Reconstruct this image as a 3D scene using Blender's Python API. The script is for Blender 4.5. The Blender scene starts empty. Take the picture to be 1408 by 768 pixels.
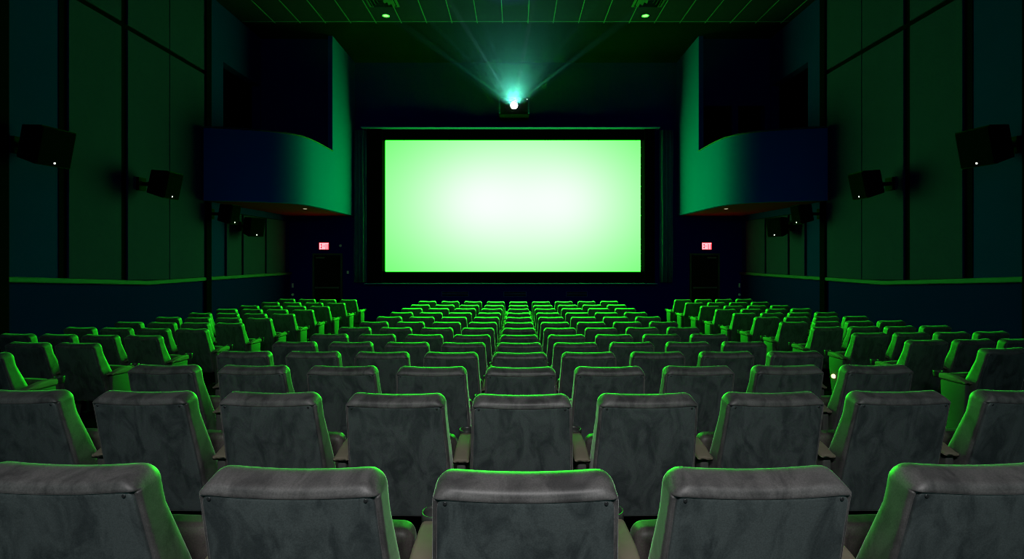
import bpy, math, random
from mathutils import Vector, Matrix, Euler

random.seed(7)
scene = bpy.context.scene
COL = scene.collection
PI = math.pi

# ------------------------------------------------------------------ frame of the photograph
F = 700.0            # focal length in pixels of the 1408 px wide frame
EYE = 2.25           # eye height over the flat floor in front of the screen
VPX, VPY = 709.0, 350.0

# ------------------------------------------------------------------ helpers
def mesh_obj(name, verts, faces, mat, parent=None, smooth=False, mats=None, mat_idx=None):
    me = bpy.data.meshes.new(name)
    me.from_pydata([tuple(v) for v in verts], [], faces)
    for m in (mats or [mat]):
        me.materials.append(m)
    if mat_idx:
        me.polygons.foreach_set('material_index', mat_idx)
    if smooth:
        me.polygons.foreach_set('use_smooth', [True] * len(me.polygons))
    me.update()
    o = bpy.data.objects.new(name, me)
    COL.objects.link(o)
    if parent is not None:
        o.parent = parent
    return o

class MB:
    """collects shapes for one mesh"""
    def __init__(self):
        self.v, self.f, self.mi = [], [], []
    def add(self, verts, faces, mi=0):
        n = len(self.v)
        self.v += [tuple(v) for v in verts]
        self.f += [tuple(i + n for i in f) for f in faces]
        self.mi += [mi] * len(faces)
    def box(self, x0, x1, y0, y1, z0, z1, mi=0, M=None):
        vs = [Vector((x, y, z)) for x in (x0, x1) for y in (y0, y1) for z in (z0, z1)]
        if M is not None:
            vs = [M @ v for v in vs]
        fs = [(0, 1, 3, 2), (4, 6, 7, 5), (0, 4, 5, 1), (2, 3, 7, 6), (0, 2, 6, 4), (1, 5, 7, 3)]
        self.add(vs, fs, mi)
    def rbox(self, x0, x1, y0, y1, z0, z1, r=0.01, seg=3, mi=0, M=None, fn=None):
        vs, fs = rounded_box(x0, x1, y0, y1, z0, z1, r, seg)
        if fn: vs = [fn(v) for v in vs]
        if M is not None: vs = [M @ v for v in vs]
        self.add(vs, fs, mi)
    def lathe(self, prof, n=20, M=None, mi=0, cap0=False, cap1=False):
        vs, fs = [], []
        for (r, z) in prof:
            for k in range(n):
                a = 2 * PI * k / n
                vs.append(Vector((r * math.cos(a), r * math.sin(a), z)))
        for i in range(len(prof) - 1):
            for k in range(n):
                k2 = (k + 1) % n
                fs.append((i * n + k, i * n + k2, (i + 1) * n + k2, (i + 1) * n + k))
        if cap0: fs.append(tuple(range(n - 1, -1, -1)))
        if cap1: fs.append(tuple((len(prof) - 1) * n + k for k in range(n)))
        if M is not None: vs = [M @ v for v in vs]
        self.add(vs, fs, mi)
    def build(self, name, mat, parent=None, smooth=False, mats=None):
        return mesh_obj(name, self.v, self.f, mat, parent, smooth, mats, self.mi if mats else None)

def box_grid(xs, ys, zs):
    """surface of a box sampled at the given coordinates, shared vertices"""
    idx, vs, fs = {}, [], []
    nx, ny, nz = len(xs), len(ys), len(zs)
    def vid(i, j, k):
        key = (i, j, k)
        if key not in idx:
            idx[key] = len(vs)
            vs.append(Vector((xs[i], ys[j], zs[k])))
        return idx[key]
    for i in range(nx - 1):
        for k in range(nz - 1):
            fs.append((vid(i, 0, k), vid(i + 1, 0, k), vid(i + 1, 0, k + 1), vid(i, 0, k + 1)))
            j = ny - 1
            fs.append((vid(i, j, k), vid(i, j, k + 1), vid(i + 1, j, k + 1), vid(i + 1, j, k)))
    for i in range(nx - 1):
        for j in range(ny - 1):
            fs.append((vid(i, j, 0), vid(i, j + 1, 0), vid(i + 1, j + 1, 0), vid(i + 1, j, 0)))
            k = nz - 1
            fs.append((vid(i, j, k), vid(i + 1, j, k), vid(i + 1, j + 1, k), vid(i, j + 1, k)))
    for j in range(ny - 1):
        for k in range(nz - 1):
            fs.append((vid(0, j, k), vid(0, j, k + 1), vid(0, j + 1, k + 1), vid(0, j + 1, k)))
            i = nx - 1
            fs.append((vid(i, j, k), vid(i, j + 1, k), vid(i, j + 1, k + 1), vid(i, j, k + 1)))
    return vs, fs

def axis(a, b, r, seg, mid):
    """sample positions from a to b, dense over the rounding r at both ends"""
    out = [a + r * (1 - math.cos(PI / 2 * i / seg)) * 1.0 for i in range(seg + 1)]
    out = [a + r * i / seg for i in range(seg + 1)]
    for i in range(1, mid):
        out.append(a + r + (b - a - 2 * r) * i / mid)
    out += [b - r + r * i / seg for i in range(seg + 1)]
    return out

def round_pt(p, x0, x1, y0, y1, z0, z1, r, R=None, r_rear=None):
    """push a point of a box surface onto the box with edge radius r and, seen from the front, corner radius R"""
    if r_rear is not None and p.y < y0 + (y1 - y0) * .45: r = r_rear
    R = max(R or r, r + 1e-4)
    k = R - r
    # inner rounded rectangle in xz
    ax0, ax1, az0, az1 = x0 + R, x1 - R, z0 + R, z1 - R
    cx, cz = min(max(p.x, ax0), ax1), min(max(p.z, az0), az1)
    dx, dz = p.x - cx, p.z - cz
    d = math.hypot(dx, dz)
    if d > k and d > 1e-9:
        qx, qz = cx + dx / d * k, cz + dz / d * k
    else:
        qx, qz = p.x, p.z
    qy = min(max(p.y, y0 + r), y1 - r)
    v = Vector((p.x - qx, p.y - qy, p.z - qz))
    if v.length > 1e-9:
        # the square corner of the grid is turned into a quarter round
        m = max(math.hypot(v.x, v.z) , abs(v.y))
        v = v.normalized() * r
    return Vector((qx + v.x, qy + v.y, qz + v.z))

def rounded_box(x0, x1, y0, y1, z0, z1, r, seg=3, R=None, mid=(1, 1, 1), xs=None, ys=None, zs=None):
    rr = R or r
    xs = xs or axis(x0, x1, rr, seg, mid[0])
    ys = ys or axis(y0, y1, r, seg, mid[1])
    zs = zs or axis(z0, z1, rr, seg, mid[2])
    vs, fs = box_grid(xs, ys, zs)
    return [round_pt(v, x0, x1, y0, y1, z0, z1, r, R) for v in vs], fs

def smooth01(t):
    t = min(max(t, 0.0), 1.0)
    return t * t * (3 - 2 * t)

def lerp_table(tab, y):
    if y <= tab[0][0]:
        (a, p), (b, q) = tab[0], tab[1]
        return p + (q - p) * (y - a) / (b - a)
    for (a, p), (b, q) in zip(tab, tab[1:]):
        if y <= b:
            return p + (q - p) * (y - a) / (b - a)
    return tab[-1][1]

def tag(o, label=None, cat=None, group=None, kind=None):
    if label: o['label'] = label
    if cat: o['category'] = cat
    if group: o['group'] = group
    if kind: o['kind'] = kind
    return o

def thing(name, label, cat, loc=(0, 0, 0), rz=0.0, group=None):
    o = bpy.data.objects.new(name, None)
    o.empty_display_size = 0.1
    COL.objects.link(o)
    o.location = loc
    o.rotation_euler = (0, 0, rz)
    return tag(o, label, cat, group)

def structure(o):
    o['kind'] = 'structure'
    return o

# ------------------------------------------------------------------ materials
def nodes_of(m):
    m.use_nodes = True
    nt = m.node_tree
    return nt, nt.nodes, nt.links, nt.nodes['Principled BSDF']

def plain(name, color, rough=0.6, spec=0.5, metal=0.0, var=0.0, scale=8.0, bump=0.0):
    m = bpy.data.materials.new(name)
    nt, N, L, b = nodes_of(m)
    b.inputs['Base Color'].default_value = (*color, 1)
    b.inputs['Roughness'].default_value = rough
    b.inputs['Specular IOR Level'].default_value = spec
    b.inputs['Metallic'].default_value = metal
    if var or bump:
        tc = N.new('ShaderNodeTexCoord')
        nz = N.new('ShaderNodeTexNoise')
        nz.inputs['Scale'].default_value = scale
        nz.inputs['Detail'].default_value = 5
        L.new(tc.outputs['Object'], nz.inputs['Vector'])
        if var:
            mx = N.new('ShaderNodeMix'); mx.data_type = 'RGBA'
            mx.inputs['A'].default_value = (*[c * (1 - var) for c in color], 1)
            mx.inputs['B'].default_value = (*[c * (1 + var) for c in color], 1)
            L.new(nz.outputs['Fac'], mx.inputs['Factor'])
            L.new(mx.outputs['Result'], b.inputs['Base Color'])
        if bump:
            bp = N.new('ShaderNodeBump')
            bp.inputs['Strength'].default_value = bump
            bp.inputs['Distance'].default_value = 0.01
            L.new(nz.outputs['Fac'], bp.inputs['Height'])
            L.new(bp.outputs['Normal'], b.inputs['Normal'])
    return m

def emissive(name, color, strength, base=(0.02, 0.02, 0.02)):
    m = bpy.data.materials.new(name)
    nt, N, L, b = nodes_of(m)
    b.inputs['Base Color'].default_value = (*base, 1)
    b.inputs['Emission Color'].default_value = (*color, 1)
    b.inputs['Emission Strength'].default_value = strength
    return m

def velvet(name, light, dark, sheen=1.0):
    """short pile with brushed lighter and darker patches"""
    m = bpy.data.materials.new(name)
    nt, N, L, b = nodes_of(m)
    tc = N.new('ShaderNodeTexCoord')
    oi = N.new('ShaderNodeObjectInfo')
    mul = N.new('ShaderNodeMath'); mul.operation = 'MULTIPLY'; mul.inputs[1].default_value = 37.0
    L.new(oi.outputs['Random'], mul.inputs[0])
    comb = N.new('ShaderNodeCombineXYZ')
    for s in ('X', 'Y', 'Z'): L.new(mul.outputs[0], comb.inputs[s])
    add = N.new('ShaderNodeVectorMath'); add.operation = 'ADD'
    L.new(tc.outputs['Object'], add.inputs[0]); L.new(comb.outputs[0], add.inputs[1])
    mp = N.new('ShaderNodeMapping'); mp.inputs['Scale'].default_value = (1.5, 1.0, 0.75)
    L.new(add.outputs[0], mp.inputs['Vector'])
    n1 = N.new('ShaderNodeTexNoise'); n1.inputs['Scale'].default_value = 7.5
    n1.inputs['Detail'].default_value = 4; n1.inputs['Roughness'].default_value = 0.62
    n1.inputs['Distortion'].default_value = 0.9
    L.new(mp.outputs[0], n1.inputs['Vector'])
    rp = N.new('ShaderNodeValToRGB')
    rp.color_ramp.elements[0].position = 0.36; rp.color_ramp.elements[0].color = (*dark, 1)
    rp.color_ramp.elements[1].position = 0.58; rp.color_ramp.elements[1].color = (*light, 1)
    L.new(n1.outputs['Fac'], rp.inputs['Fac'])
    n2 = N.new('ShaderNodeTexNoise'); n2.inputs['Scale'].default_value = 260
    n2.inputs['Detail'].default_value = 2
    L.new(add.outputs[0], n2.inputs['Vector'])
    mx = N.new('ShaderNodeMix'); mx.data_type = 'RGBA'; mx.blend_type = 'MULTIPLY'
    mx.inputs['Factor'].default_value = 0.45
    L.new(rp.outputs['Color'], mx.inputs['A'])
    mr = N.new('ShaderNodeMapRange'); mr.inputs['From Min'].default_value = 0.3; mr.inputs['From Max'].default_value = 0.7
    mr.inputs['To Min'].default_value = 0.6; mr.inputs['To Max'].default_value = 1.4
    L.new(n2.outputs['Fac'], mr.inputs['Value'])
    L.new(mr.outputs[0], mx.inputs['B'])
    L.new(mx.outputs['Result'], b.inputs['Base Color'])
    bp = N.new('ShaderNodeBump'); bp.inputs['Strength'].default_value = 0.12; bp.inputs['Distance'].default_value = 0.004
    L.new(n1.outputs['Fac'], bp.inputs['Height'])
    L.new(bp.outputs['Normal'], b.inputs['Normal'])
    b.inputs['Roughness'].default_value = 0.5
    b.inputs['Specular IOR Level'].default_value = 0.5
    b.inputs['Sheen Weight'].default_value = sheen * .55
    b.inputs['Sheen Roughness'].default_value = 0.26
    b.inputs['Sheen Tint'].default_value = (1, 1, 1, 1)
    return m

M_velvet = velvet('grey_velvet', (0.130, 0.124, 0.122), (0.062, 0.060, 0.060))
M_velvet_shaded = velvet('grey_velvet_shaded', (0.090, 0.110, 0.110), (0.042, 0.054, 0.056))  # same velvet as the roll, the panel's shade put into its colour
M_cush = velvet('grey_brown_velvet', (0.12, 0.105, 0.098), (0.06, 0.052, 0.05), 0.6)
M_vinyl = plain('olive_grey_vinyl', (0.22, 0.19, 0.14), 0.8, 0.12, var=0.25, scale=9, bump=0.1)
M_plastic = plain('grey_moulded_panel', (0.085, 0.085, 0.08), 0.6, 0.25, var=0.1, scale=20)
M_cup = plain('cup_rim_plastic', (0.05, 0.05, 0.05), 0.35, 0.5)
M_button = plain('dark_button', (0.035, 0.038, 0.04), 0.3, 0.6, metal=0.3)
M_carpet = plain('dark_carpet', (0.010, 0.006, 0.012), 1.0, 0.0, var=0.4, scale=60, bump=0.3)
M_navy = plain('navy_wall_paint', (0.004, 0.006, 0.20), 1.0, 0.0, var=0.12, scale=2.0)
M_wains = plain('navy_wainscot_paint', (0.003, 0.0025, 0.14), 1.0, 0.0, var=0.12, scale=2.0)
M_front = plain('dark_navy_front_wall_paint', (0.002, 0.0022, 0.22), 1.0, 0.0, var=0.15, scale=1.5)
M_balc = plain('blue_balcony_paint', (0.0, 0.034, 0.46), 1.0, 0.0, var=0.05, scale=1.2)
M_black = plain('matt_black', (0.002, 0.001, 0.003), 1.0, 0.0)
M_mask = plain('black_screen_masking', (0.004, 0.002, 0.003), 1.0, 0.0, var=0.2, scale=5)
M_lip = plain('dark_frame_lip_paint', (0.05, 0.045, 0.40), 0.7, 0.1)
M_panel = plain('slate_acoustic_fabric', (0.04, 0.0095, 0.11), 1.0, 0.0, var=0.12, scale=3.0, bump=0.1)
M_ledge = plain('pale_ledge_paint', (0.07, 0.026, 0.10), 0.8, 0.1, var=0.1, scale=4)
M_ceil = plain('ceiling_tiles', (0.02, 0.0034, 0.03), 1.0, 0.0, var=0.15, scale=3)
M_tbar = plain('ceiling_t_bar_metal', (0.06, 0.028, 0.10), 0.8, 0.1)
M_dceil = plain('black_painted_ceiling', (0.003, 0.001, 0.003), 1.0, 0.0)
M_curt = plain('dark_teal_drape', (0.03, 0.07, 0.25), 0.9, 0.1, var=0.2, scale=4)
M_spk = plain('black_speaker_cabinet', (0.004, 0.0015, 0.004), 0.9, 0.03)
M_grille = plain('black_speaker_grille', (0.003, 0.0012, 0.003), 1.0, 0.0, var=0.3, scale=90, bump=0.4)
M_led = emissive('white_led', (1, 1, 0.9), 3.0)
M_metal = plain('dull_metal', (0.10, 0.09, 0.10), 0.6, 0.3, metal=0.0)
M_door = plain('dark_exit_door_paint', (0.004, 0.003, 0.004), 0.8, 0.1, var=0.1, scale=4)
M_doorframe = plain('grey_door_frame_paint', (0.05, 0.04, 0.05), 0.6, 0.2)
M_white = plain('white_plastic', (0.8, 0.8, 0.78), 0.5, 0.5)
M_exit = emissive('exit_lettering', (1.0, 0.055, 0.06), 12.0)
M_exitbg = emissive('exit_face', (1.0, 0.06, 0.09), 1.8)
M_lens = emissive('projector_lens_glow', (0.95, 1.0, 1.0), 14.0)
M_down = emissive('dim_downlight', (0.75, 0.85, 0.5), 0.7)
M_dsoff = plain('balcony_soffit_glow_tint', (0.38, 0.010, 0.03), 1.0, 0.0)  # red glow of the EXIT signs put into the soffit's colour
M_soff = emissive('soffit_downlight', (1.0, 0.8, 0.6), 0.6)
M_aisle = emissive('aisle_lamp_glow', (1.0, 0.72, 0.38), 2.2)
M_proj = plain('projector_housing', (0.004, 0.0012, 0.004), 1.0, 0.0)
M_vent = plain('ceiling_diffuser_metal', (0.04, 0.012, 0.04), 0.8, 0.1)

def screen_material():
    """the projected picture: a green field with two pale centres"""
    m = bpy.data.materials.new('projected_green_picture')
    m.use_nodes = True
    nt = m.node_tree; N, L = nt.nodes, nt.links
    N.clear()
    out = N.new('ShaderNodeOutputMaterial')
    em = N.new('ShaderNodeEmission')
    tc = N.new('ShaderNodeTexCoord')
    sep = N.new('ShaderNodeSeparateXYZ')
    L.new(tc.outputs['Generated'], sep.inputs[0])
    def math_(op, a, bb=None):
        n = N.new('ShaderNodeMath'); n.operation = op
        for i, q in enumerate((a, bb)):
            if q is None: continue
            if isinstance(q, (int, float)): n.inputs[i].default_value = q
            else: L.new(q, n.inputs[i])
        return n.outputs[0]
    def blob(cx, cz, sx, sz):
        dx = math_('DIVIDE', math_('SUBTRACT', sep.outputs['X'], cx), sx)
        dz = math_('DIVIDE', math_('SUBTRACT', sep.outputs['Z'], cz), sz)
        r2 = math_('ADD', math_('MULTIPLY', dx, dx), math_('MULTIPLY', dz, dz))
        return math_('POWER', 2.718, math_('MULTIPLY', r2, -1.0))
    s = math_('MULTIPLY', blob(0.52, 0.51, 0.55, 0.66), 0.77)
    s = math_('ADD', s, math_('MULTIPLY', math_('ADD', blob(0.35, 0.54, 0.18, 0.30), blob(0.72, 0.54, 0.18, 0.32)), 0.22))
    rb = math_('ADD', 0.03, s)
    comb = N.new('ShaderNodeCombineColor')
    L.new(math_('MULTIPLY', rb, 0.97), comb.inputs['Red'])
    L.new(math_('ADD', 26.0, math_('MULTIPLY', s, 14.0)), comb.inputs['Green'])
    L.new(math_('MULTIPLY', rb, 1.0), comb.inputs['Blue'])
    L.new(comb.outputs[0], em.inputs['Color'])
    em.inputs['Strength'].default_value = 1.0
    L.new(em.outputs[0], out.inputs['Surface'])
    return m
M_screen = screen_material()

# ------------------------------------------------------------------ the floor's rake
SH = 1.02            # height of a seat back
TOPS = [643, 540, 503, 483.3, 470, 459.4, 450, 442.2, 435.2, 429.3, 423.6, 418.9, 414.0]   # top edge of each row's seats in the photograph
ROWS = [(d, (y - VPY) * (d + .085) / F) for d, y in zip([1.27] + [2.38 + k for k in range(12)], TOPS)]
DEPTHS = [d for d, h in ROWS]
FLOOR_TAB = [(d + 0.25, EYE - h - SH) for d, h in ROWS] + [(14.6, 0.0), (18.0, 0.0)]
def floor_z(y): return lerp_table(FLOOR_TAB, y)

W, D, CZ = 7.78, 17.5, EYE + 6.6       # half width, front wall, ceiling
Y0 = -2.5                              # the room is left open behind the camera

# floor
vs, fs = [], []
ys = [Y0 + i * 0.25 for i in range(int((D + 0.3 - Y0) / 0.25) + 1)]
for y in ys:
    for x in (-W - 0.2, W + 0.2):
        vs.append((x, y, floor_z(y)))
for i in range(len(ys) - 1):
    fs.append((2 * i, 2 * i + 1, 2 * i + 3, 2 * i + 2))
n = len(vs)
vs += [(-W - .2, ys[0], -0.4), (W + .2, ys[0], -0.4), (W + .2, ys[-1], -0.4), (-W - .2, ys[-1], -0.4)]
fs.append((n, n + 3, n + 2, n + 1))
structure(mesh_obj('floor', vs, fs, M_carpet))

# ceiling: tiled field, black strip before the front wall
b = MB()
b.box(-W - .2, W + .2, Y0, 14.5, CZ, CZ + .2, 0)
b.box(-W - .2, W + .2, 14.5, D + .3, CZ, CZ + .2, 1)
structure(b.build('ceiling', None, mats=[M_ceil, M_dceil]))
b = MB()
for i in range(-10, 11):
    x = -0.01 + (i + 0.5) * 0.72
    if abs(x) < W - .05:
        b.box(x - .011, x + .011, Y0 + .1, 14.5, CZ - .012, CZ - .001)
y = 14.40
while y > 0:
    b.box(-W + .05, W - .05, y - .009, y + .009, CZ - .010, CZ - .001)
    y -= 1.44
structure(b.build('trim_ceiling_grid', M_tbar))

# side walls, with the dark opening behind each balcony
OPEN = (13.55, 15.5, 3.9, EYE + 5.13)  # y0, y1, z0, z1
for s, side in ((-1, 'left'), (1, 'right')):
    b = MB()
    xa, xb = sorted((s * W, s * (W + .25)))
    b.box(xa, xb, Y0, OPEN[0], -.4, CZ)
    b.box(xa, xb, OPEN[1], D + .3, -.4, CZ)
    b.box(xa, xb, OPEN[0], OPEN[1], -.4, OPEN[2])
    b.box(xa, xb, OPEN[0], OPEN[1], OPEN[3], CZ)
    # the niche behind the opening
    xc, xd = sorted((s * (W + .25), s * (W + 1.2)))
    xe, xf = sorted((s * (W + 1.2), s * (W + 1.25)))
    b.box(xe, xf, OPEN[0] - .1, OPEN[1] + .1, OPEN[2] - .1, OPEN[3] + .1, 1)
    b.box(xc, xd, OPEN[0] - .05, OPEN[0], OPEN[2], OPEN[3], 1)
    b.box(xc, xd, OPEN[1], OPEN[1] + .05, OPEN[2], OPEN[3], 1)
    b.box(xc, xd, OPEN[0], OPEN[1], OPEN[2] - .05, OPEN[2], 1)
    b.box(xc, xd, OPEN[0], OPEN[1], OPEN[3], OPEN[3] + .05, 1)
    structure(b.build('wall_' + side, None, mats=[M_navy, M_black]))
b = MB()
b.box(-W - .2, W + .2, D, D + .25, -.4, CZ)
structure(b.build('wall_front', M_front))

# ledge line: falls with the floor, then runs level
LEDGE = [(Y0, 1.92 + .075 * (7.65 - Y0)), (7.65, 1.92), (10.7, 1.70), (12.6, 1.69), (17.5, 1.655)]
def ledge_z(y): return lerp_table(LEDGE, y)
PIL = [(7.42, 7.72), (12.66, 12.86)]
for s, side in ((-1, 'left'), (1, 'right')):
    # wainscot under the ledge
    vs, fs = [], []
    segs = [Y0, 7.65, 10.7, 12.6, D - .001]
    for y in segs:
        for (x, z) in ((s * W, -.3), (s * (W - .03), -.3), (s * (W - .03), ledge_z(y) - .08), (s * W, ledge_z(y) - .08)):
            vs.append((x, y, z))
    for i in range(len(segs) - 1):
        for k in range(4):
            k2 = (k + 1) % 4
            fs.append((4 * i + k, 4 * i + k2, 4 * i + 4 + k2, 4 * i + 4 + k))
    fs.append((0, 1, 2, 3)); fs.append(tuple(4 * (len(segs) - 1) + k for k in (3, 2, 1, 0)))
    structure(mesh_obj('baseboard_' + side, vs, fs, M_wains))
    vs, fs = [], []
    for y in segs:
        zt = ledge_z(y)
        for (x, z) in ((s * W, zt - .085), (s * (W - .075), zt - .085), (s * (W - .09), zt - .07), (s * (W - .09), zt - .012), (s * (W - .078), zt), (s * W, zt + .006)):
            vs.append((x, y, z))
    for i in range(len(segs) - 1):
        for k in range(6):
            k2 = (k + 1) % 6
            fs.append((6 * i + k, 6 * i + k2, 6 * i + 6 + k2, 6 * i + 6 + k))
    fs.append(tuple(range(6))); fs.append(tuple(6 * (len(segs) - 1) + k for k in range(5, -1, -1)))
    structure(mesh_obj('trim_ledge_' + side, vs, fs, M_ledge))
    # dark pilasters and the dark backing that shows as lines between the panels
    for (y0, y1) in PIL:
        b = MB()
        xa, xb = sorted((s * W, s * (W - .10)))
        b.box(xa, xb, y0, y1, -.3, CZ)
        structure(b.build('pillar_' + side, M_black))
    b = MB()
    xa, xb = sorted((s * W, s * (W - .012)))
    for (y0, y1, ztop) in ((8.66, 12.66, CZ), (13.62, 17.15, 3.4)):
        yy = [q for q in (y0, 10.7, y1) if y0 <= q <= y1]
        for p, q in zip(yy, yy[1:]):
            b.box(xa, xb, p, q, 1.72, ztop)
    structure(b.build('trim_backing_' + side, M_black))
    # acoustic panels: y0, y1, z0 (None: the ledge), z1, what it is beside
    seam = EYE + 4.53
    sd = 'left' if s < 0 else 'right'
    PAN = [(8.80, 9.98, None, seam - .05, 'nearest of the tall panels on the %s wall, beside the navy strip' % sd),
           (10.14, 11.36, None, seam - .05, 'tall panel of the %s wall carrying the tilted speaker' % sd),
           (11.375, 12.66, None, seam - .05, 'tall panel of the %s wall beside the black pillar' % sd),
           (8.80, 9.98, seam + .05, CZ - .02, 'upper panel on the %s wall, nearest the camera' % sd),
           (10.14, 11.36, seam + .05, CZ - .02, 'upper panel, middle one of the %s wall' % sd),
           (11.375, 12.66, seam + .05, CZ - .02, 'upper panel of the %s wall beside the black pillar' % sd),
           (13.62, 14.36, None, 3.38, 'low panel under the %s balcony, nearest the black pillar' % sd),
           (14.46, 15.70, None, 3.38, 'low panel under the %s balcony behind the small speaker' % sd),
           (15.80, 17.10, None, 3.38, 'low panel under the %s balcony, nearest the exit door' % sd)]
    for (y0, y1, z0, z1, where) in PAN:
        b = MB()
        xa, xb = sorted((s * (W - .012), s * (W - .055)))
        def bend(v, y0=y0, y1=y1, z0=z0):
            if z0 is None and v.z < 2.2:
                return Vector((v.x, v.y, v.z - 1.0 + ledge_z(v.y) + .004))
            return v
        b.rbox(xa, xb, y0, y1, 1.0 if z0 is None else z0, z1, 0.012, 2, fn=bend)
        o = b.build('acoustic_panel', M_panel)
        tag(o, 'grey fabric ' + where, 'wall panel', 'acoustic panels on the %s wall' % sd)

# ------------------------------------------------------------------ balconies
ZB, ZT = EYE + 1.33, EYE + 3.14
PLAN = [(7.665, 12.50), (7.25, 12.58), (6.75, 12.72), (6.35, 12.86), (6.05, 13.02), (5.82, 13.22), (5.66, 13.46), (5.57, 13.74), (5.535, 14.05), (5.52, 14.5), (5.52, 15.35)]
def smooth_plan(P, n=5):
    out = []
    for i in range(len(P) - 1):
        p0, p1, p2, p3 = P[max(i - 1, 0)], P[i], P[i + 1], P[min(i + 2, len(P) - 1)]
        for k in range(n):
            t = k / n
            out.append(tuple(0.5 * ((2 * p1[j]) + (-p0[j] + p2[j]) * t + (2 * p0[j] - 5 * p1[j] + 4 * p2[j] - p3[j]) * t * t + (-p0[j] + 3 * p1[j] - 3 * p2[j] + p3[j]) * t ** 3) for j in (0, 1)))
    out.append(P[-1])
    return out
CURVE = smooth_plan(PLAN)
def sweep(curve, prof, s):
    """prof: (outward offset, z); outward is towards the hall"""
    vs, fs = [], []
    m = len(prof)
    for i, (x, y) in enumerate(curve):
        a, c = curve[max(i - 1, 0)], curve[min(i + 1, len(curve) - 1)]
        tx, ty = c[0] - a[0], c[1] - a[1]
        l = math.hypot(tx, ty); nx, ny = ty / l, -tx / l
        # outward points to smaller x / smaller y
        if nx > 0 or ny > 0.3: nx, ny = -nx, -ny
        for (o, z) in prof:
            vs.append((s * (x + nx * o), y + ny * o, z))
    for i in range(len(curve) - 1):
        for k in range(m):
            k2 = (k + 1) % m
            fs.append((i * m + k, i * m + k2, (i + 1) * m + k2, (i + 1) * m + k))
    fs.append(tuple(range(m))); fs.append(tuple((len(curve) - 1) * m + k for k in range(m - 1, -1, -1)))
    return vs, fs
for s, sd in ((-1, 'left'), (1, 'right')):
    root = thing('balcony', 'dark blue balcony with bowed front high on the %s wall' % sd, 'balcony', (0, 0, 0), 0, 'bowed balconies beside the screen')
    vs, fs = sweep(CURVE, [(0, ZB), (0, ZT - .03), (-.14, ZT - .03), (-.14, ZB)], s)
    mesh_obj('parapet', vs, fs, M_balc, root, True).data.set_sharp_from_angle(angle=0.6)
    vs, fs = sweep(CURVE, [(.018, ZT - .028), (.03, ZT - .015), (.018, ZT), (-.05, ZT + .004), (-.05, ZT + .03), (-.10, ZT + .03), (-.16, ZT), (-.16, ZT - .028)], s)
    mesh_obj('coping', vs, fs, M_ledge, root)
    # fin wall towards the front wall: full height
    b = MB()
    xa, xb = sorted((s * 5.52, s * 5.66))
    b.box(xa, xb, 15.35, D - .002, ZB, CZ - .01)
    b.build('side_fin', M_balc, root)
    # back wall behind the seats of the balcony, with dark openings on the right side
    b = MB()
    ya, yb = 15.56, 15.68
    def hx(a, c): return sorted((s * a, s * c))
    if s > 0:
        zo = EYE + 4.55
        cuts = [(5.66, 5.75), (6.62, 6.80), (7.62, 7.779)]
        for (a, c) in cuts: b.box(*hx(a, c), ya, yb, ZB + .2, zo, 0)
        b.box(*hx(5.66, 7.779), ya, yb, zo, CZ - .01, 0)
        b.box(*hx(5.66, 7.779), yb + .5, yb + .54, ZB + .2, zo + .1, 1)
    else:
        b.box(*hx(5.66, 7.779), ya, yb, ZB + .2, CZ - .01, 0)
    b.build('back_wall', None, root, mats=[M_navy, M_black])
    # soffit slab
    inner = [(x + .01, y) for (x, y) in CURVE]
    poly = [(s * x, y) for (x, y) in inner] + [(s * 5.53, D - .003), (s * 7.779, D - .003)]
    m = len(poly)
    vs = [(x, y, ZB + .004) for x, y in poly] + [(x, y, ZB + .2) for x, y in poly]
    fs = [tuple(range(m)), tuple(range(2 * m - 1, m - 1, -1))] + [(k, (k + 1) % m, m + (k + 1) % m, m + k) for k in range(m)]
    mesh_obj('soffit', vs, fs, M_dsoff, root)
    b = MB()
    b.lathe([(.05, 0), (.055, -.006), (.035, -.012), (.001, -.012)], 16, Matrix.Translation((s * 6.1, 14.75, ZB + .003)))
    o = b.build('soffit_lamp', M_soff, root); o['label'] = 'small round downlight in the balcony underside'

# ------------------------------------------------------------------ screen, frame, curtains
XS = -0.09
scr = thing('cinema_screen', 'bright green glowing cinema screen in a wide black frame', 'screen', (XS, 17.3, 1.2))
sx0, sx1, sz0, sz1 = -4.335, 4.335, 1.68 - 1.2, 6.13 - 1.2
b = MB(); b.box(sx0, sx1, 0.0, 0.02, sz0, sz1)
o = b.build('projection_surface', M_screen, scr); o['label'] = 'glowing green picture area'
b = MB()                                   # the masking: four boards round the picture, slightly proud
ox0, ox1, oz0, oz1 = -4.93, 4.80, 1.29 - 1.2, 6.50 - 1.2
b.box(ox0, sx0 - .09, -.075, .18, oz0, oz1); b.box(sx1 + .12, ox1, -.075, .18, oz0, oz1)
b.box(sx0 - .09, sx1 + .12, -.004, .18, sz1, oz1); b.box(sx0 - .09, sx1 + .12, -.004, .18, oz0, sz0)
o = b.build('masking_frame', M_mask, scr); o['label'] = 'wide black frame round the picture'
M_strip = plain('grey_mask_strip', (0.016, 0.005, 0.012), 0.9, 0.0)
for a in (-1, 1):                          # angled reveals at both sides of the picture
    b = MB()
    xi, xo = (sx0, sx0 - .09) if a < 0 else (sx1, sx1 + .12)
    b.add([(xi, -.004, sz0), (xo, -.075, sz0), (xo, .02, sz0), (xi, .02, sz0), (xi, -.004, sz1), (xo, -.075, sz1), (xo, .02, sz1), (xi, .02, sz1)],
          [(0, 1, 5, 4), (1, 2, 6, 5), (2, 3, 7, 6), (3, 0, 4, 7), (3, 2, 1, 0), (4, 5, 6, 7)])
    b.build('side_mask_strip', M_strip, scr)
b = MB(); b.box(ox0 - .16, ox1 + .13, -.30, .19, oz1, oz1 + .035); b.build('top_lip', M_lip, scr)
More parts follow.
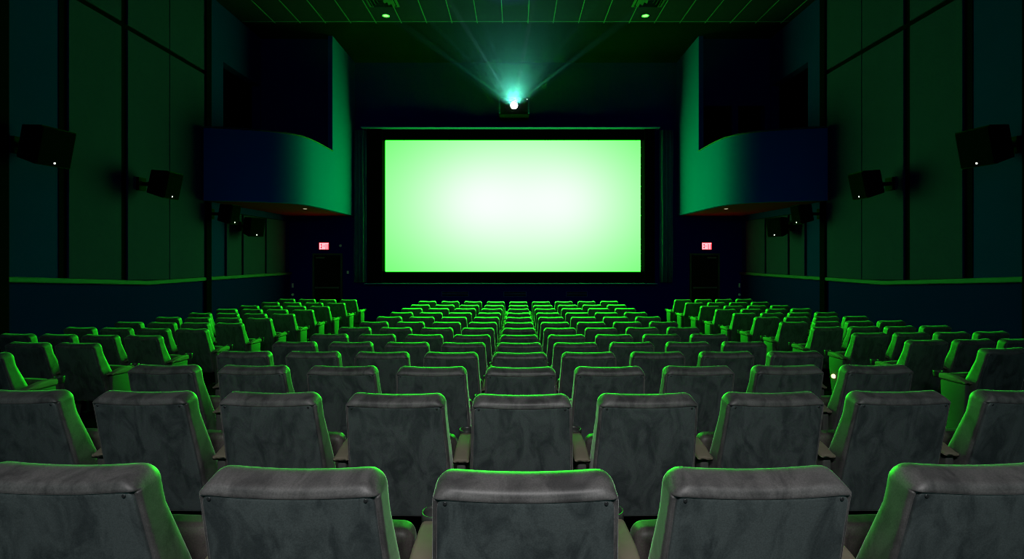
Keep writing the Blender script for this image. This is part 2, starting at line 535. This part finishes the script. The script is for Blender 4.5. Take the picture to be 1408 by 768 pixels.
b = MB(); b.box(ox0 - .05, ox1 + .05, -.26, .19, oz0 - .03, oz0); b.build('bottom_lip', M_lip, scr)

for s, sd in ((-1, 'left'), (1, 'right')):
    x0, x1 = (-5.46, -5.05) if s < 0 else (4.88, 5.30)
    n = 60; vs, fs = [], []
    zs = [1.32, 2.4, 3.6, 4.8, 5.6, 6.46]
    for iz, z in enumerate(zs):
        for k in range(n + 1):
            t = k / n
            amp = 0.045 + 0.012 * (1 - iz / 5)
            vs.append((x0 + (x1 - x0) * t + .008 * math.sin(z * 2 + t * 9), 17.20 + amp * math.sin(t * 2 * PI * 3.5 + 0.12 * z), z))
    m = n + 1
    for iz in range(len(zs) - 1):
        for k in range(n):
            fs.append((iz * m + k, iz * m + k + 1, (iz + 1) * m + k + 1, (iz + 1) * m + k))
    o = mesh_obj('stage_curtain', vs, fs, M_curt, None, True)
    sol = o.modifiers.new('thickness', 'SOLIDIFY'); sol.thickness = 0.012
    tag(o, 'narrow dark teal curtain hanging in folds %s of the screen' % sd, 'curtain', 'screen curtains')

# ventilation slots under the screen
for (x, w, where) in ((-2.08, .9, 'left'), (-.02, .75, 'middle'), (2.1, .7, 'right')):
    t = thing('wall_vent', 'faint slotted vent low on the front wall, %s one under the screen' % where, 'vent', (x, D, .90), 0, 'vents under the screen')
    b = MB(); b.box(-w / 2, w / 2, -.012, -.001, -.07, .07); b.build('backing', M_black, t)
    b = MB()
    b.box(-w / 2 - .02, w / 2 + .02, -.02, -.001, .07, .085); b.box(-w / 2 - .02, w / 2 + .02, -.02, -.001, -.085, -.07)
    b.box(-w / 2 - .02, -w / 2, -.02, -.001, -.07, .07); b.box(w / 2, w / 2 + .02, -.02, -.001, -.07, .07)
    b.build('frame', M_lip, t)
    b = MB()
    for k in range(4):
        b.box(-w / 2, w / 2, -.02, -.006, -.05 + k * .033 - .005, -.05 + k * .033 + .005, M=None)
    b.build('slats', M_lip, t)

# ------------------------------------------------------------------ projector over the screen
PJ = Vector((-.05, 16.75, 7.07))
pj = thing('projector', 'dark boxy projector with glaring white lens above the screen', 'projector', PJ)
b = MB(); b.rbox(-.49, .49, -.25, .45, -.27, .27, .03, 3)
b.build('housing', M_proj, pj, True).data.set_sharp_from_angle(angle=0.7)
b = MB()
for sx in (-1, 1):
    b.rbox(sx * .47 - .025, sx * .47 + .025, -.275, -.245, -.24, .24, .006, 2)
b.build('front_edge', M_lip, pj)
b = MB()
Mr = Matrix.Rotation(PI / 2, 4, 'X')
b.lathe([(.16, .24), (.16, .33), (.145, .345), (.125, .335), (.12, .29)], 28, Mr)
b.build('lens_ring', M_proj, pj, True)
b = MB(); b.lathe([(.12, .292), (.08, .318), (.04, .328), (.001, .331)], 28, Mr)
o = b.build('lens', M_lens, pj, True); o['label'] = 'glaring white lens'
b = MB(); b.box(-.30, -.24, .45, .748, -.05, .05); b.box(.24, .30, .45, .748, -.05, .05); b.box(-.36, .36, .71, .748, -.12, .12)
b.build('wall_bracket', M_proj, pj)
b = MB(); b.lathe([(.014, 0), (.012, .008), (.001, .011)], 10, Matrix.Translation((.42, -.25, .215)) @ Mr)
b.build('status_light', M_led, pj)

# ------------------------------------------------------------------ ceiling fittings
for s, sd in ((-1, 'left'), (1, 'right')):
    t = thing('ceiling_diffuser', 'square louvred air diffuser in the ceiling, %s of the beam' % sd, 'vent', (s * 3.48, 13.15, CZ - .001), 0, 'ceiling air diffusers')
    b = MB(); b.box(-.36, .36, -.36, .36, -.008, 0); b.build('backing', M_black, t)
    b = MB()
    for (h0, h1) in ((.40, .34),):
        for a in range(4):
            R = Matrix.Rotation(a * PI / 2, 4, 'Z')
            b.add([R @ Vector(v) for v in ((-h0, -h0, -.012), (h0, -h0, -.012), (h1, -h1, -.03), (-h1, -h1, -.03), (-h0, -h0, 0), (h0, -h0, 0))],
                  [(0, 1, 2, 3), (0, 4, 5, 1)])
    b.build('frame', M_vent, t)
    for (h0, h1) in ((.31, .25), (.22, .16), (.13, .07)):
        b = MB()
        for a in range(4):
            R = Matrix.Rotation(a * PI / 2, 4, 'Z')
            b.add([R @ Vector(v) for v in ((-h0, -h0, -.02), (h0, -h0, -.02), (h1, -h1, -.085), (-h1, -h1, -.085), (-h1, -h1, -.08), (h1, -h1, -.08), (h0, -h0, -.012), (-h0, -h0, -.012))],
                  [(0, 1, 2, 3), (4, 5, 6, 7), (0, 7, 6, 1), (2, 5, 4, 3)])
        b.build('louvre', M_vent, t)
    t = thing('ceiling_downlight', 'small round pale downlight beside the %s ceiling diffuser' % sd, 'ceiling light', (s * 3.58, 14.05, CZ - .001), 0, 'ceiling downlights')
    b = MB(); b.lathe([(.10, 0), (.105, -.012), (.085, -.016), (.08, -.006)], 24); b.build('trim_ring', M_white, t, True)
    b = MB(); b.lathe([(.08, -.006), (.001, -.009)], 24); b.build('diffuser', M_down, t)

# ------------------------------------------------------------------ loudspeakers
def speaker(x, y, z, w, h, dep, tilt, yaw, label, group):
    s = 1 if x > 0 else -1
    t = thing('wall_speaker', label, 'speaker', (x, y, z), 0, group)
    # local: face looks along -X*s  (into the hall), tilted down
    R = Matrix.Rotation(yaw, 4, 'Z') @ Matrix.Rotation(s * -tilt, 4, 'Y')
    b = MB()
    def fn(v):   # cabinet narrows to the rear
        k = (v.x * s + dep / 2) / dep          # 0 at the face, 1 at the rear
        return Vector((v.x, v.y * (1 - .22 * k), v.z * (1 - .16 * k)))
    b.rbox(-dep / 2, dep / 2, -w / 2, w / 2, -h / 2, h / 2, .018, 2, M=R, fn=fn)
    b.build('cabinet', M_spk, t, True).data.set_sharp_from_angle(angle=0.7)
    b = MB()
    xf = -s * dep / 2
    xa, xb = sorted((xf - s * .018, xf + s * .002))
    b.rbox(xa, xb, -w / 2 + .02, w / 2 - .02, -h / 2 + .02, h / 2 - .02, .008, 2, M=R)
    g = b.build('grille', M_grille, t)
    b = MB()
    b.lathe([(.016, 0), (.013, .006), (.001, .008)], 10, R @ Matrix.Translation((xf - s * .018, 0, -h / 2 + .06)) @ Matrix.Rotation(-s * PI / 2, 4, 'Y'))
    b.build('status_light', M_led, t)
    b = MB()
    gap = ((W if y < 8.6 or 12.66 < y < 13.6 else W - .056) - abs(x))
    xa, xb = sorted((0.0, s * (gap - .03)))
    b.box(xa, xb, -.035, .035, -.035, .035)
    xa, xb = sorted((s * (gap - .06), s * (gap - .002)))
    b.box(xa, xb, -.10, .10, -.13, .13)
    b.box(*sorted((s * dep * .1, s * (gap - .03))), -.06, .06, -.012, .012)
    b.build('wall_bracket', M_spk, t)
SPK = [(7.34, 7.94, 3.95, .56, .60, .40, .20, 'large black speaker tilted down on the %s navy wall strip', 0.10),
       (7.22, 10.46, 3.70, .50, .56, .38, .20, 'black speaker tilted down on the tall fabric panel of the %s wall', -0.04),
       (7.30, 12.95, 3.29, .42, .50, .34, .16, 'black speaker under the near corner of the %s balcony', 0.0),
       (7.32, 14.2, 3.04, .46, .54, .36, .16, 'small black speaker under the %s balcony, on a low panel', 0.5)]
for s, sd in ((-1, 'left'), (1, 'right')):
    for (x, y, z, w, h, dep, tilt, lab, yaw) in SPK:
        speaker(s * x, y, z, w, h, dep, tilt, s * yaw, lab % sd, 'wall speakers')

# ------------------------------------------------------------------ exits
def letter(b, ch, x, z, w, h, t, y0, y1):
    if ch in 'EIT':
        pass
    if ch == 'E':
        b.box(x, x + t, y0, y1, z, z + h)
        for zz in (z, z + h / 2 - t / 2, z + h - t): b.box(x + t, x + w, y0, y1, zz, zz + t)
    elif ch == 'X':
        for a in (-1, 1):
            L = math.hypot(w - t, h); ang = math.atan2(h, (w - t)) * a
            M = Matrix.Translation((x + w / 2, 0, z + h / 2)) @ Matrix.Rotation(-ang, 4, 'Y')
            b.box(-L / 2, L / 2, y0, y1, -t / 2, t / 2, M=M)
    elif ch == 'I':
        b.box(x + w / 2 - t / 2, x + w / 2 + t / 2, y0, y1, z, z + h)
    elif ch == 'T':
        b.box(x, x + w, y0, y1, z + h - t, z + h); b.box(x + w / 2 - t / 2, x + w / 2 + t / 2, y0, y1, z, z + h - t)

for i, (s, sd) in enumerate(((-1, 'left'), (1, 'right'))):
    xd = -6.45 if s < 0 else 6.48
    # the doorway belongs to the room
    dw, dh = .90, 2.24
    door = thing('door_%d' % (i + 1), 'dark exit door with crossbar, under the %s red EXIT sign' % sd, 'door', (xd, D, 0))
    door['kind'] = 'structure'
    b = MB(); b.rbox(-dw / 2, dw / 2, -.045, -.004, .01, dh - .01, .006, 2); b.build('door_leaf', M_door, door)
    b = MB()
    b.box(-dw / 2 - .06, -dw / 2 - .005, -.07, -.001, 0, dh + .055); b.box(dw / 2 + .005, dw / 2 + .06, -.07, -.001, 0, dh + .055)
    b.box(-dw / 2 - .005, dw / 2 + .005, -.07, -.001, dh, dh + .055)
    b.build('door_frame', M_doorframe, door)
    b = MB(); b.rbox(-dw / 2 + .04, dw / 2 - .04, -.115, -.075, 1.10, 1.15, .008, 2)
    b.box(-dw / 2 + .05, -dw / 2 + .11, -.09, -.044, 1.095, 1.155); b.box(dw / 2 - .11, dw / 2 - .05, -.09, -.044, 1.095, 1.155)
    b.build('push_bar', M_metal, door)
    b = MB(); x0 = -dw / 2 + .06 if s < 0 else dw / 2 - .36
    b.rbox(x0, x0 + .30, -.10, -.046, dh - .12, dh - .06, .01, 2); b.build('door_closer', M_metal, door)
    t = thing('exit_sign', 'red lit EXIT sign above the %s exit door' % sd, 'sign', (-6.56 if s < 0 else 6.54, D, 2.545), 0, 'EXIT signs')
    b = MB(); b.rbox(-.185, .185, -.075, -.001, -.14, .14, .012, 2); b.build('housing', M_spk, t)
    b = MB(); b.box(-.165, .165, -.078, -.074, -.12, .12); b.build('face', M_exitbg, t)
    b = MB()
    for ch, x, w in (('E', -.152, .074), ('X', -.072, .086), ('I', .018, .036), ('T', .056, .096)):
        letter(b, ch, x, -.105, w, .21, .034, -.084, -.0785)
    o = b.build('lettering', M_exit, t); o['label'] = 'glowing word EXIT'
    # small plates on the front wall near the corner
    xc = -7.66 if s < 0 else 7.69
    o = MB(); o.rbox(xc - .03, xc + .03, D - .02, D - .001, 1.12, 1.27, .008, 2)
    tag(o.build('wall_switch_plate', M_white), 'tall pale switch plate in the %s corner beyond the exit door' % sd, 'switch', 'switch plates by the exits')
    o = MB(); o.lathe([(.045, .001), (.043, .014), (.022, .016), (.02, .008), (.001, .008)], 16, Matrix.Translation((xc, D, .88)) @ Mr)
    tag(o.build('wall_socket', M_white), 'round pale socket under the switch plate in the %s corner' % sd, 'socket', 'sockets by the exits')
o = MB(); o.rbox(-5.80, -5.73, D - .025, D - .001, 1.60, 1.70, .008, 2)
tag(o.build('thermostat', M_white), 'small white thermostat on the front wall right of the left exit door', 'thermostat')
o = MB(); o.lathe([(.045, .001), (.04, .03), (.02, .045), (.001, .048)], 16, Matrix.Translation((-6.02, D, 2.56)) @ Mr)
tag(o.build('wall_sensor', M_white), 'small round pale sensor right of the left EXIT sign', 'sensor')
o = MB(); o.rbox(5.27, 5.285, D - .02, D - .001, 1.62, 2.14, .004, 1)
tag(o.build('cable_cover', M_doorframe), 'thin grey upright cable cover right of the screen', 'cable cover')

# ------------------------------------------------------------------ the seat
RC = 0.25                                   # rear recline per metre
def y_rear(z): return RC * (SH - z)
def y_front(z):
    t = SH - z
    return 0.118 + 0.16 * min(t, .12) + 0.46 * max(0.0, min(t, .42) - .12) + 0.25 * max(0.0, t - .42)
def half_w(z): return 0.237 + 0.016 * smooth01((SH - z) / .45)
def seam_z(x): return 0.981 - 0.010 * (1 - min(1, (x / .2) ** 2))

def backrest_mesh():
    T = .13; hw = .237; zb = .36
    xs = axis(-hw, hw, .06, 7, 10)
    ys_ = [0, .004, .009, .014, .02, .026, .036, .046, .056, .066, .076, .087, .098, .109, .117, .124, T]
    zs = [zb, zb + .012, zb + .03] + [zb + .03 + (.93 - zb - .03) * i / 14 for i in range(1, 15)] + [.93 + (.966 - .93) * i / 4 for i in range(1, 5)] + [.966 + (SH - .966) * i / 18 for i in range(1, 19)]
    vs, fs = box_grid(xs, ys_, zs)
    out = []
    for v in vs:
        p = round_pt(v, -hw, hw, 0, T, zb, SH, .046, .052, .018)
        z, x = p.z, p.x
        w = half_w(z) / hw
        rear = 1 - smooth01(p.y / T * 1.6)
        s_ = z - seam_z(x)
        side_in = smooth01((.233 - abs(x)) / .012)
        disp = 0.0
        if s_ > 0:
            disp = -.004 * math.sin(PI * min(1, .15 + s_ / .04)) if s_ < .034 else 0.0
        else:
            disp = .009 * smooth01(-s_ / .006) * side_in
        # a dip along the crease
        disp += .005 * math.exp(-(s_ / .005) ** 2)
        yr, yf = y_rear(z), y_front(z)
        y = yr + p.y / T * (yf - yr) + disp * rear
        if p.y > T * .7:                      # padded front
            y += .018 * (1 - (x / hw) ** 2) * smooth01((SH - z) / .06)
        z -= .022 * smooth01((z - .95) / .06) * max(0.0, (.085 - p.y) / .085) ** 1.4
        zz = z - (.009 * (1 - min(1, (x / .2) ** 2))) * smooth01((z - .9) / .12)
        out.append(Vector((x * w, y, zz)))
    return out, fs

def back_panel_mesh():
    T = .02; hw = .224; zb, zt = .375, .980
    xs = axis(-hw, hw, .034, 4, 12)
    ys_ = axis(0, T, .007, 3, 2)
    zs = axis(zb, zt, .034, 4, 16)
    vs, fs = box_grid(xs, ys_, zs)
    out = []
    for v in vs:
        p = round_pt(v, -hw, hw, 0, T, zb, zt, .007, .036)
        z, x = p.z, p.x
        w = half_w(z) / .237
        sag = .011 * (1 - min(1, (x / .2) ** 2)) * smooth01((z - .85) / .1)
        y = y_rear(z) - .004 + p.y
        if p.y < T / 2:
            y -= .006 * (1 - (x / hw) ** 2) * math.sin(PI * min(1, max(0, (z - zb) / (zt - zb))))
        out.append(Vector((x * w, y, z - sag)))
    return out, fs

def make_parts():
    P = {}
    def obj(name, vs, fs, mat, smooth=True, sharp=None):
        o = mesh_obj(name, vs, fs, mat, None, smooth)
        if sharp: o.data.set_sharp_from_angle(angle=sharp)
        return o
    P['backrest'] = obj('backrest', *backrest_mesh(), M_velvet)
    P['back_panel'] = obj('back_panel', *back_panel_mesh(), M_velvet_shaded)
    b = MB()
    yb = y_rear(.925) - .0075
    b.lathe([(.0055, 0), (.0048, .0018), (.003, .0024), (.0005, .002)], 14, Matrix.Translation((0, 0, 0)) @ Mr)
    P['button'] = b.build('button', M_button, None, True)
    # tip-up cushion, folded up in front of the back
    vs, fs = rounded_box(-.25, .25, 0, .09, .36, .712, .032, 4, .045, (6, 1, 5))
    vs = [Vector((v.x, .345 - .05 * (v.z - .36) + v.y + (.012 * (1 - (v.x / .25) ** 2) if v.y > .045 else 0), v.z)) for v in vs]
    P['seat_cushion'] = obj('seat_cushion', vs, fs, M_cush)
    # armrest
    vs, fs = rounded_box(-.041, .041, .125, .41, .655, .715, .014, 3, .02, (2, 4, 1))
    vs = [Vector((v.x * (1 - .10 * (v.y / .41)), v.y, v.z - (.035 * smooth01((.26 - v.y) / .14) if v.z > .69 else 0))) for v in vs]
    P['armrest'] = obj('armrest', vs, fs, M_vinyl)
    b = MB()
    b.lathe([(.037, -.05), (.041, -.03), (.043, .004), (.0435, .012), (.041, .0155), (.037, .014), (.036, .004), (.033, -.042), (.001, -.043)], 24, Matrix.Translation((0, .447, .708)), cap0=True)
    P['cup_holder'] = b.build('cup_holder', M_cup, None, True)
    # support under the armrest, also the end panel towards the aisle
    vs, fs = rounded_box(-.022, .022, .14, .40, 0, .654, .010, 2, .016, (1, 1, 6))
    vs = [Vector((v.x, .22 + (v.y - .22) * (.62 + .38 * smooth01(v.z / .654 * 1.1)), v.z)) for v in vs]
    P['side_panel'] = obj('side_panel', vs, fs, M_plastic, True, .8)
    # floor foot of the support
    b = MB(); b.rbox(-.04, .04, .10, .34, -.03, .014, .006, 2)
    P['foot'] = b.build('foot', M_button)
    return P
P0 = make_parts()
TEMPLATES = list(P0.values())

ORD = ['first', 'second', 'third', 'fourth', 'fifth', 'sixth', 'seventh', 'eighth', 'ninth', 'tenth', 'eleventh', 'twelfth', 'thirteenth']

def put(key, parent, x=0.0, y=0.0, z=0.0, rx=0.0):
    o = P0[key].copy()
    o.name = key
    COL.objects.link(o)
    o.parent = parent
    o.location = (x, y, z)
    o.rotation_euler = (rx, 0, 0)
    return o

def seat(x, y, rz, label, group, left_arm=True, right_arm=False, near=True, wob=0.0):
    cx, cy = x - math.sin(rz) * .25, y + math.cos(rz) * .25
    t = thing('cinema_chair', label, 'chair', (x, y, floor_z(cy)), rz, group)
    put('backrest', t)
    bp = put('back_panel', t)
    if near:
        for a in (-1, 1):
            zz = .962
            put('button', bp, a * .203, y_rear(zz) - .0045, zz, 0)
    put('seat_cushion', t)
    for a, on in ((-1, left_arm), (1, right_arm)):
        if on:
            ar = put('armrest', t, a * .30)
            put('cup_holder', ar)
            sp = put('side_panel', t, a * .30)
            put('foot', sp)
    return t

PITCH = .60
def side_word(j): return 'left' if j < 0 else 'right'
for r, d in enumerate(DEPTHS):
    cols = range(-2, 3) if r == 0 else range(-4, 5)
    x0 = .02 + .004 * d
    for j in cols:
        if j == 0:
            lab = 'grey velvet chair in the middle of the %s central row from the camera' % ORD[r]
        else:
            lab = 'grey velvet chair, %s central row from the camera, %s %s of the middle' % (ORD[r], ORD[abs(j) - 1], side_word(j))
        bow = .034 * j * j / (abs(j) + .4)          # the rows are slightly bowed
        seat(x0 + j * PITCH * (1 + bow / d), d + bow, (0 if j == 0 else math.copysign(math.radians(1.4), j)), lab, 'chairs of the central block', True, j == max(cols), r < 6)

TH = math.radians(6.5)
AISLE_LAMP_SEAT = None
for s, sd in ((-1, 'left'), (1, 'right')):
    for k in range(11):
        d0 = (4.41 + .957 * k) if s < 0 else (4.80 + .92 * k)
        xa = 4.67 if k < 9 else 4.62
        for j in range(4):
            if s < 0 and k == 0 and j > 0: continue
            if s < 0 and k == 1 and j > 1: continue
            if s > 0 and k == 0 and j > 0: continue
            if s > 0 and k == 1 and j > 2: continue
            if s < 0 and k == 2 and j > 3: continue
            x = s * (xa + j * PITCH * math.cos(TH)); y = d0 + j * PITCH * math.sin(TH)
            where = 'right at the aisle' if j == 0 else '%s in from the aisle' % ORD[j]
            lab = ('grey velvet chair at the aisle, %s row of the %s block from the camera' % (ORD[k], sd) if j == 0 else 'grey velvet chair, %s row of the %s block from the camera, %s from aisle' % (ORD[k], sd, ORD[j]))
            # every seat carries one arm on its outer side, the aisle seat one more
            t = seat(x, y, s * TH, lab, 'chairs of the %s side block' % sd,
                     left_arm=(s < 0 or j == 0), right_arm=(s > 0 or j == 0), near=k < 3)
            if s > 0 and k == 2 and j == 0: AISLE_LAMP_SEAT = t
# the lit aisle lamp on one end panel
b = MB()
b.lathe([(.03, 0), (.03, .012), (.022, .026), (.001, .030)], 18, Matrix.Translation((-.322, .30, .40)) @ Matrix.Rotation(-PI / 2, 4, 'Y'))
o = b.build('aisle_lamp', M_aisle, AISLE_LAMP_SEAT, True); o['label'] = 'small glowing warm lamp'
for o in TEMPLATES:
    bpy.data.objects.remove(o)

# ------------------------------------------------------------------ haze in the projector's light
b = MB(); b.box(-5.2, 5.2, 4.0, 16.42, 6.7, CZ - .12)
hz = b.build('haze', None, mats=[None])
m = bpy.data.materials.new('thin_haze'); m.use_nodes = True
N, L = m.node_tree.nodes, m.node_tree.links
N.clear()
out = N.new('ShaderNodeOutputMaterial'); vsn = N.new('ShaderNodeVolumeScatter')
tcn = N.new('ShaderNodeTexCoord'); dn = N.new('ShaderNodeVectorMath'); dn.operation = 'DISTANCE'
dn.inputs[1].default_value = (PJ.x, PJ.y - .36, PJ.z)
L.new(tcn.outputs['Object'], dn.inputs[0])
def hm(op, a, b_):
    n_ = N.new('ShaderNodeMath'); n_.operation = op
    for i_, q in enumerate((a, b_)):
        if isinstance(q, (int, float)): n_.inputs[i_].default_value = q
        else: L.new(q, n_.inputs[i_])
    return n_.outputs[0]
# density shaped to fall off from the lens so the beams fade sooner
dens = hm('ADD', hm('MULTIPLY', hm('POWER', 2.718, hm('MULTIPLY', dn.outputs['Value'], -.55)), .0095), .0008)
L.new(dens, vsn.inputs['Density'])
vsn.inputs['Anisotropy'].default_value = .72
L.new(vsn.outputs[0], out.inputs['Volume'])
hz.data.materials.clear(); hz.data.materials.append(m)
tag(hz, 'thin haze drifting under the ceiling in the projector beam', 'haze', kind='stuff')

# ------------------------------------------------------------------ lights
def spot(name, loc, to, power, color, size, blend, radius=.03):
    l = bpy.data.lights.new(name, 'SPOT')
    l.energy = power; l.color = color; l.spot_size = size; l.spot_blend = blend; l.shadow_soft_size = radius
    o = bpy.data.objects.new(name, l); COL.objects.link(o)
    o.location = loc
    o.rotation_euler = (Vector(to) - Vector(loc)).to_track_quat('-Z', 'Y').to_euler()
    return o
# the projector's fan of light, thrown over the seats towards the rear of the hall: azimuth and elevation in degrees
LENS = PJ + Vector((0, -.36, .0))
BEAMS = [(-26, 3, 2.4, 9000, (.08, 1, .75)), (-22, 6, 1.8, 9000, (.12, 1, .8)), (-16.5, 10, 2.2, 15000, (.30, 1, .90)),
         (-10, 11, 1.6, 6500, (.22, .95, .95)), (-3, 12, 1.3, 3500, (.35, .9, 1)), (5.8, 12, 1.8, 12000, (.45, .95, 1)),
         (13, 10, 1.2, 4500, (.35, .9, .9)), (19, 7, 1.6, 7000, (.22, 1, .75)), (25, 3, 2.4, 14000, (.10, 1, .6)), (-1, 7, 52, 1700, (.12, .95, .7))]
for i, (az, el, size, pw, c) in enumerate(BEAMS):
    a, e = math.radians(az), math.radians(el)
    dirv = Vector((math.sin(a) * math.cos(e), -math.cos(a) * math.cos(e), math.sin(e)))
    spot('projector_beam', LENS, LENS + dirv, pw * 3.6, c, math.radians(size), 1.0, .02)

# dim house light from the rear of the hall, behind and above the camera
al = bpy.data.lights.new('rear_house_light', 'AREA'); al.shape = 'RECTANGLE'; al.size = 1.6; al.size_y = .5
al.energy = 34; al.spread = math.radians(105); al.color = (1.0, .96, .97)
o = bpy.data.objects.new('rear_house_light', al); COL.objects.link(o)
o.location = (0, -1.4, EYE + 2.0)
o.rotation_euler = (Vector((0, 2.3, .9)) - o.location).to_track_quat('-Z', 'Y').to_euler()

w = bpy.data.worlds.new('teal_ambient_fill'); scene.world = w; w.use_nodes = True  # added teal ambient fill, standing in for light bounced off the unbuilt rear
bg = w.node_tree.nodes['Background']
bg.inputs['Color'].default_value = (.06, 1.0, .85, 1); bg.inputs['Strength'].default_value = .10

# ------------------------------------------------------------------ camera
cam = bpy.data.cameras.new('camera'); co = bpy.data.objects.new('camera', cam); COL.objects.link(co)
co.location = (0, 0, EYE); co.rotation_euler = (PI / 2, 0, 0)
cam.sensor_fit = 'HORIZONTAL'; cam.sensor_width = 36; cam.lens = F / 1408 * 36
cam.shift_x = -(VPX - 704) / 1408; cam.shift_y = -(384 - VPY) / 1408
cam.clip_start = .05; cam.clip_end = 100
scene.camera = co
vs_ = scene.view_settings
scene.display_settings.display_device = 'sRGB'
vs_.view_transform = 'Standard'; vs_.look = 'None'; vs_.gamma = 1; vs_.exposure = 0; vs_.use_curve_mapping = False
scene.cycles.use_denoising = True
scene.cycles.volume_bounces = 0
scene.cycles.max_bounces = 6
scene.cycles.pixel_filter_type = 'BLACKMAN_HARRIS'
scene.cycles.filter_width = 1.0
scene.cycles.sample_clamp_indirect = 4
